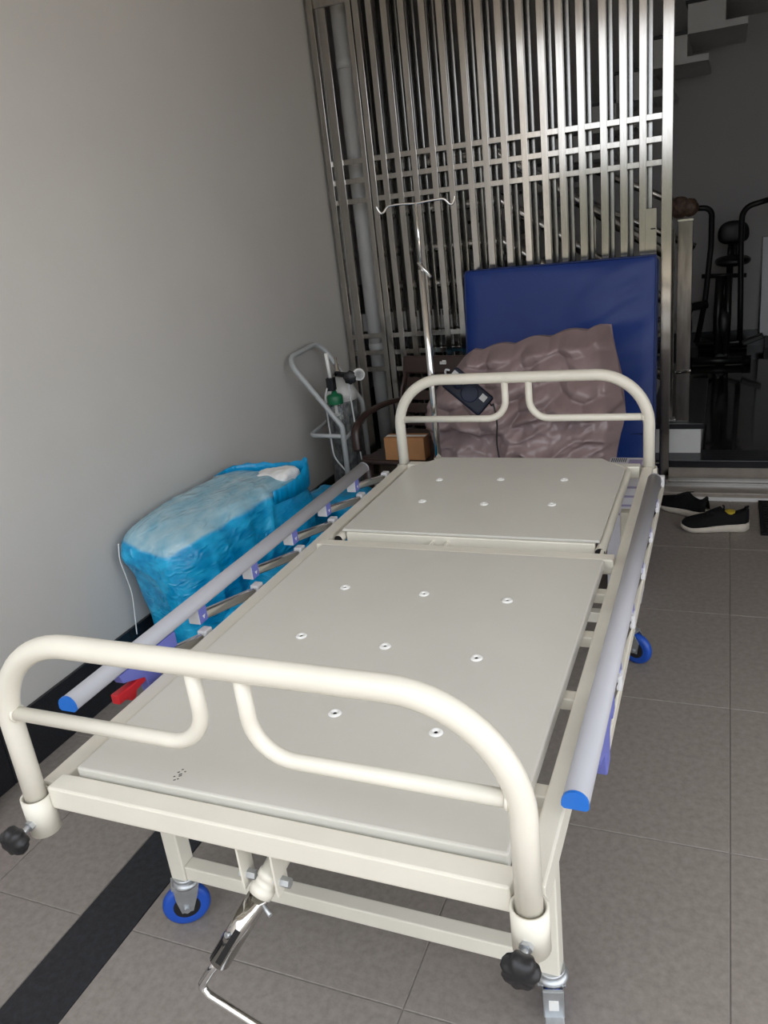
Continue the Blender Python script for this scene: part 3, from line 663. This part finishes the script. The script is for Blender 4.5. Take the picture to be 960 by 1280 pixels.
# ================================================================== BLUE BAGS
def lump(corners, n, rnd, fn, name, mats, press=None, origin=None):
    """rounded box spanned by eight corner points; fn(p, normal-ish dir) returns an offset along the outward direction"""
    C = [Vector(c) for c in corners]
    def tri(u, v, w_):
        u = (u+1)/2; v = (v+1)/2; w_ = (w_+1)/2
        return ((C[0]*(1-u)+C[1]*u)*(1-v)+(C[3]*(1-u)+C[2]*u)*v)*(1-w_)+((C[4]*(1-u)+C[5]*u)*(1-v)+(C[7]*(1-u)+C[6]*u)*v)*w_
    bm = bmesh.new(); vid = {}
    def V(i, j, k):
        key = (i, j, k)
        if key not in vid:
            p = Vector((2*i/n-1, 2*j/n-1, 2*k/n-1))
            q = Vector([math.copysign(abs(c)**1.0, c) for c in p])
            ln = (abs(q.x)**rnd+abs(q.y)**rnd+abs(q.z)**rnd)**(1/rnd); q = q/ln
            vid[key] = (bm.verts.new(tri(*q)), q)
        return vid[key][0]
    for a_ in range(n):
        for c_ in range(n):
            for f in (0, n):
                for q in ([(f,a_,c_),(f,a_+1,c_),(f,a_+1,c_+1),(f,a_,c_+1)], [(a_,f,c_),(a_+1,f,c_),(a_+1,f,c_+1),(a_,f,c_+1)], [(a_,c_,f),(a_+1,c_,f),(a_+1,c_+1,f),(a_,c_+1,f)]):
                    bm.faces.new([V(*t) for t in q])
    bmesh.ops.recalc_face_normals(bm, faces=bm.faces); bm.normal_update()
    off = {v: v.normal*fn(v.co, v.normal) for v in bm.verts}
    pr = {}
    for v in bm.verts:
        if press: pr[v] = press(v.co, v.normal)
        v.co += off[v]
        if v.co.z < .003: v.co.z = .003
    bm.verts.index_update(); o_ = Vector(origin or (0,0,0))
    for v in bm.verts: v.co -= o_
    me = bpy.data.meshes.new(name); bm.to_mesh(me)
    if press:
        at_ = me.attributes.new('press', 'FLOAT', 'POINT')
        for v, val in zip(bm.verts, [pr[v] for v in bm.verts]): at_.data[v.index].value = val
    bm.free()
    for p_ in me.polygons: p_.use_smooth = True
    for mm in mats: me.materials.append(MATS[mm])
    o = bpy.data.objects.new(name, me); COL.objects.link(o); o.location = o_
    return o
def bfn(p, nrm):
    # folds run down the sides from the gathered corner, soft puckers on the top
    s_ = (p.y*1.3+p.x*.6); fold = max(0, ridge(s_*6, p.z*2.0-p.y*2.0, 1.7))**2*.014 + nz(p.x*5, p.y*4, p.z*7, 2)*.012
    top = max(0, nrm.z); return fold*(1-.75*top) + .012*nz(p.x*3, p.y*3, p.z*3, 2) + top*.004*max(0, ridge(p.x*9-p.y*3, p.y*4, 3))**2
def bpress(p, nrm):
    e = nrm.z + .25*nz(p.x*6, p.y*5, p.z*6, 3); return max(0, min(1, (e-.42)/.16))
bagt = thing('bagged_bedding', (-.6, 1.55, 0), 'bulky white bedding wrapped in a thin blue plastic bag beside the wall', 'plastic bag')
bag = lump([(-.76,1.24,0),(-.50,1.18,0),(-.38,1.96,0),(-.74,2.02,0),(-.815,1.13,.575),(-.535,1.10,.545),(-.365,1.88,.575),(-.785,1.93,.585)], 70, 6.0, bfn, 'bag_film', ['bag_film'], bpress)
bag.parent = bagt; bag.location = -bagt.location
# torn opening at the far top corner with white foam showing, and an upstanding blue rim
base = [(-.74,1.74,.572,0.),(-.72,1.84,.566,.014),(-.64,1.885,.556,.022),(-.54,1.890,.552,.026),(-.455,1.885,.552,.038),(-.412,1.868,.552,.056),(-.398,1.82,.552,.040),(-.402,1.74,.552,.016),(-.44,1.64,.552,0.)]
pth = smooth_path([q[:3] for q in base], 8); hts = smooth_path([(q[3],0,0) for q in base], 8)
rr_ = [[], [], []]
for i, q in enumerate(pth):
    out = (q-Vector((-.56,1.72,q.z))).normalized(); hgt = hts[i].x*(1+.25*nz(i*.35, 1, 2))
    rr_[0].append(q+out*.012-Vector((0,0,.05))); rr_[1].append(q+out*.016); rr_[2].append(q+out*(.014+.006*nz(i*.4, 4, 4))+Vector((0,0,hgt+.002)))
ro = obj('bag_mouth', MB().grid(rr_), 'bag_under', bagt, fix=False)
sm_ = ro.modifiers.new('solid', 'SOLIDIFY'); sm_.thickness = .0015
fo = lump([(-.60,1.72,.50),(-.44,1.72,.50),(-.42,1.87,.50),(-.66,1.875,.50),(-.57,1.78,.580),(-.435,1.74,.578),(-.418,1.87,.592),(-.62,1.875,.574)], 20, 4, lambda p, n_: .012*nz(p.x*14, p.y*14, p.z*10, 3), 'foam_bedding', ['foam_white'])
fo.parent = bagt; fo.location = -bagt.location
obj('tie_string', MB().tube(smooth_path([(-.770,1.150,.53),(-.780,1.150,.47),(-.786,1.165,.40),(-.788,1.175,.33),(-.790,1.17,.27),(-.796,1.16,.17)], 6), .0022, 6), 'tape_white', bagt)
def b2fn(p, nrm): return .022*max(0, ridge(p.x*5+p.y*3, p.y*5, p.z*5))**2 + .022*nz(p.x*7, p.y*6, p.z*8, 3)
b2 = lump([(-.42,1.10,0),(-.10,1.10,0),(-.14,2.05,0),(-.29,2.05,0),(-.42,1.14,.34),(-.10,1.14,.30),(-.14,2.02,.32),(-.29,2.02,.36)], 36, 5, b2fn, 'plastic_bag', ['bag_under'], origin=(-.28,1.6,0))
tag(b2, 'low blue plastic bag on the floor under the bed guard rail', 'plastic bag')
b3 = lump([(-.66,2.08,0),(-.20,2.10,0),(-.22,2.42,0),(-.60,2.44,0),(-.64,2.12,.37),(-.20,2.12,.34),(-.22,2.40,.30),(-.60,2.40,.33)], 26, 4.5, b2fn, 'plastic_bag', ['bag_under'], origin=(-.42,2.27,0))
tag(b3, 'small blue plastic bag on the floor in front of the cylinder trolley', 'plastic bag')

# ================================================================== CARTON BEHIND THE BED HEAD
ct = thing('printed_carton', (.82, 2.1, 0), 'pale printed carton with a barcode behind the right bed head post', 'carton')
obj('carton_body', MB().box(.745, .868, 2.00, 2.145, 0.002, .535), 'carton_white', ct, .002)
for k in range(8): obj('barcode_bar', MB().box(.752+.007*k, .7555+.007*k, 2.09, 2.135, .5351, .5356), 'print_black', ct)
obj('print_block', MB().box(.815, .862, 2.02, 2.12, .5351, .5355), 'print_mauve', ct)
for k in range(4): obj('print_line', MB().box(.755, .860, 1.9988, 1.9994, .36+.035*k, .368+.035*k), 'print_mauve', ct)

# ================================================================== SHOES
def shoe(loc, ang, label, open_yellow):
    s = thing('running_shoe', loc, label, 'shoe', 'pair of running shoes')
    ca, sa = math.cos(ang), math.sin(ang); Lg = .285; lo = Vector(loc)
    def P(u, v, z): return lo + Vector((u*ca-v*sa, u*sa+v*ca, z))
    def hw(t): return lerp_tab(t, [(0,.006),(.03,.026),(.10,.040),(.22,.049),(.35,.050),(.50,.042),(.65,.038),(.82,.040),(.93,.034),(.985,.018),(1,.006)])
    def ctr(t): return .006*math.sin(t*math.pi)
    rows = []
    N_ = 36
    for i in range(N_+1):
        t = i/N_; u = (t-.5)*Lg; wv = hw(t)*1.06; lift = .018*max(0, (.18-t)/.18)**1.6 + .006*max(0, (t-.93)/.07)
        hs = lerp_tab(t, [(0,.020),(.3,.028),(.6,.034),(.9,.042),(1,.040)])
        pr_ = [(-.82,lift),(-1.0,lift+.006),(-1.05,lift+hs*.55),(-.98,lift+hs),(.98,lift+hs),(1.05,lift+hs*.55),(1.0,lift+.006),(.82,lift)]
        rows.append([P(u, ctr(t)+a_*wv, z) for a_, z in pr_])
    obj('sole', MB().grid(rows, closed_u=True), 'shoe_sole', s)
    rows = []
    for i in range(N_+1):
        t = .012+.975*i/N_; u = (t-.5)*Lg; wv = hw(t)*.98
        zb = lerp_tab(t, [(0,.030),(.15,.026),(.3,.026),(.6,.032),(.9,.040),(1,.040)])-.004
        h = lerp_tab(t, [(0,.036),(.06,.056),(.20,.066),(.35,.078),(.48,.100),(.58,.112),(.66,.096),(.78,.088),(.88,.100),(.95,.112),(.985,.106),(1,.06)])
        row = []
        for k in range(17):
            a_ = math.pi*k/16; c_ = math.cos(a_); s_ = math.sin(a_)
            tw = 1-.42*max(0, min(1, (t-.3)/.3))*s_**1.5
            zz = zb+(h-zb)*s_**.62
            if .60 < t < .965:                       # foot opening: sink the middle
                q = math.sin(math.pi*(t-.60)/.365)**.5; ins = max(0, 1-abs(c_)*tw/.48)
                zz -= q*min(1, ins*2.2)*(h-zb)*.62*(1 if abs(c_) < .5 else 0)
            row.append(P(u, ctr(t)-c_*wv*tw, zz))
        rows.append(row)
    obj('upper', MB().grid(rows), 'shoe_black', s)
    if open_yellow:
        obj('lining', MB().lathe([(.0,.0),(.016,.001),(.020,.016),(.022,.026),(.019,.026)], P(.062,.004,.064), (0,0,1), 18), 'insole_yellow', s)
    ax1 = Vector((ca,sa,0))
    for k in range(5):
        uu = -.035+.017*k; obj('lace', MB().tube([P(uu,-.024,.077+.0072*k), P(uu+.004,0,.0845+.0072*k), P(uu+.002,.030,.077+.0072*k)], .003, 6), 'black_rubber', s)
    def side(u, z, o_=.0):
        t = u/Lg+.5; return P(u, ctr(t)+hw(t)*(1.0-o_), z)
    mk_ = MB().add([side(-.005,.052,-.02), side(.030,.050,-.03), side(.052,.068,.06), side(.030,.066,.04), side(.022,.074,.14), side(.012,.064,.06)], [(0,1,2,3,4,5)], 0)
    plab(obj('side_mark', mk_, 'print_white', s), 'white wing-shaped mark on the side')
    obj('heel_tab', MB().tube([P(.125,-.016,.100), P(.134,0,.112), P(.125,.016,.100)], .005, 8), 'black_rubber', s)
    return s
shoe((1.112,2.765,0), math.radians(6)+0, 'black running shoe with yellow lining and white side mark near the doormat', True)
shoe((.970,2.965,0), math.radians(-38), 'black running shoe with dark lining close to the bed', False)

# ================================================================== DOORMAT
dm = thing('doormat', (1.55, 2.93, 0), 'black perforated rubber doormat at the door step', 'doormat')
mb = MB().box(1.30, 1.318, 2.72, 3.125, .001, .013).box(1.882, 1.90, 2.72, 3.125, .001, .013).box(1.318, 1.882, 2.72, 2.738, .001, .013).box(1.318, 1.882, 3.107, 3.125, .001, .013)
obj('border', mb, 'black_rubber', dm)
for k in range(12): obj('rib', MB().box(1.318, 1.882, 2.752+.030*k, 2.766+.030*k, .001, .012), 'black_rubber', dm)
for k in range(18): obj('cross_rib', MB().box(1.335+.031*k, 1.344+.031*k, 2.738, 3.107, .001, .009), 'black_rubber', dm)

# ================================================================== EXERCISE BIKE INSIDE
ZI = .133
bk = thing('exercise_bike', (1.1, 5.9, ZI), 'black upright exercise bike with swing arms in the dark room behind the gate', 'exercise bike')
def T(name, pts, r, m='black_metal', sm=False, **k): return obj(name, MB().tube(smooth_path(pts, 6) if sm else pts, r, 12, **k), m, bk)
T('stabiliser', [(.875,5.72,ZI+.034), (1.285,5.72,ZI+.034)], .030)
T('stabiliser', [(.93,6.36,ZI+.034), (1.30,6.36,ZI+.034)], .030)
for xx in (.875, 1.285): obj('end_foot', MB().lathe([(.034,-.03),(.034,.03)], (xx,5.72,ZI+.034), (1,0,0), 16), 'black_rubber', bk)
T('main_beam', [(1.10,5.72,ZI+.05), (1.11,6.36,ZI+.06)], .035)
T('front_post', [(1.085,5.75,.19), (1.075,5.80,.50), (1.085,5.82,.78)], .032)
T('front_post', [(1.135,5.75,.19), (1.145,5.80,.50), (1.14,5.82,.78)], .026)
T('seat_post', [(1.14,5.98,.30), (1.150,5.98,.86)], .024)
obj('flywheel_shroud', MB().lathe([(.05,-.05),(.19,-.045),(.205,-.02),(.205,.02),(.19,.045),(.05,.05)], (1.105,5.95,.42), (1,.1,0), 32), 'black_plastic', bk)
def blob(name, c, rx, ry, rz, m, cut=None, pw=2.4):
    rows = []
    for i in range(15):
        th_ = math.pi*i/14
        row = []
        for k in range(24):
            ph = 2*math.pi*k/24; s1 = math.sin(th_)
            f_ = lambda a_: math.copysign(abs(a_)**(2/pw), a_)
            row.append((c[0]+rx*f_(s1*math.cos(ph)), c[1]+ry*f_(s1*math.sin(ph)), c[2]-rz*f_(math.cos(th_))*(cut if cut and math.cos(th_) > 0 else 1)))
        rows.append(row)
    return obj(name, MB().grid(rows, closed_u=True), m, bk)
blob('seat', (1.165,5.92,.872), .125, .14, .040, 'black_plastic')
blob('back_pad', (1.165,6.06,1.045), .110, .035, .105, 'black_plastic', cut=.62, pw=2.6)
T('back_post', [(1.14,6.02,.86), (1.15,6.08,1.02)], .018)
T('back_post', [(1.18,6.02,.86), (1.18,6.08,1.02)], .018)
T('swing_arm', fillet([(.935,5.80,.30), (.985,5.80,.62), (1.015,5.78,1.00), (1.015,5.74,1.265), (.885,5.72,1.275)], [.1,.1,.06], 6), .020)
T('swing_arm', fillet([(1.235,5.80,.30), (1.228,5.80,.62), (1.215,5.78,1.00), (1.215,5.74,1.245), (1.40,5.72,1.285)], [.1,.1,.09], 6), .020)
T('arm_axle', [(.955,5.83,.785), (1.262,5.83,.770)], .016)
T('foot_lever', [(.93,5.80,.29), (1.12,5.88,.27), (1.24,5.80,.29)], .018)
obj('pedal', MB().obox((1.325,5.82,.30), ((.93,0,.36),(0,1,0),(-.36,0,.93)), .075, .045, .016), 'black_plastic', bk, .006)
obj('pedal', MB().obox((.965,5.95,.28), ((.95,0,-.2),(0,1,0),(.2,0,.95)), .06, .045, .016), 'black_plastic', bk, .006)
T('hand_grip', [(.885,5.74,.575), (1.00,5.78,.585)], .030, 'black_rubber')
obj('hanging_strap', MB().tube(smooth_path([(.89,5.74,.57),(.872,5.74,.52),(.878,5.74,.44),(.886,5.74,.36)], 5), [.022]*10+[.02,.02,.018,.014,.008,.006], 8), 'black_rubber', bk)
for xx in (1.095, 1.14): obj('bolt', MB().lathe([(.010,0),(.010,.012)], (xx,5.70,.215), (0,-1,0), 6, smooth=False), 'black_metal', bk)
wb = thing('white_board', (1.75, 6.4, ZI), 'plain white panel leaning on the back wall beside the exercise bike', 'board')
obj('panel', MB().add([(1.385,6.36,.225),(2.2,6.36,.225),(2.2,6.47,.98),(1.385,6.47,.98),(1.385,6.38,.225),(2.2,6.38,.225),(2.2,6.485,.98),(1.385,6.485,.98)],
    [(0,1,2,3),(7,6,5,4),(0,4,5,1),(1,5,6,2),(2,6,7,3),(3,7,4,0)]), 'board_white', wb)
obj('frame_edge', MB().tube([(1.385,6.365,.225), (1.385,6.475,.98), (2.2,6.475,.98)], .008, 6), 'zinc', wb)
for xx in (1.45, 2.1): obj('board_foot', MB().box(xx-.02, xx+.02, 6.35, 6.42, .1335, .228), 'black_plastic', wb)

# ================================================================== PACKET BY THE SKIRTING
pk = lump([(-.80,.16,0),(-.73,.16,0),(-.73,.34,0),(-.80,.36,0),(-.803,.16,.20),(-.765,.16,.18),(-.765,.505,.18),(-.803,.525,.21)], 14, 6, lambda p, n_: .01*nz(p.x*12, p.y*12, p.z*12, 3), 'foil_packet', ['packet_pink'], origin=(-.72,.35,0))
tag(pk, 'pink printed plastic packet leaning on the black skirting', 'packet')
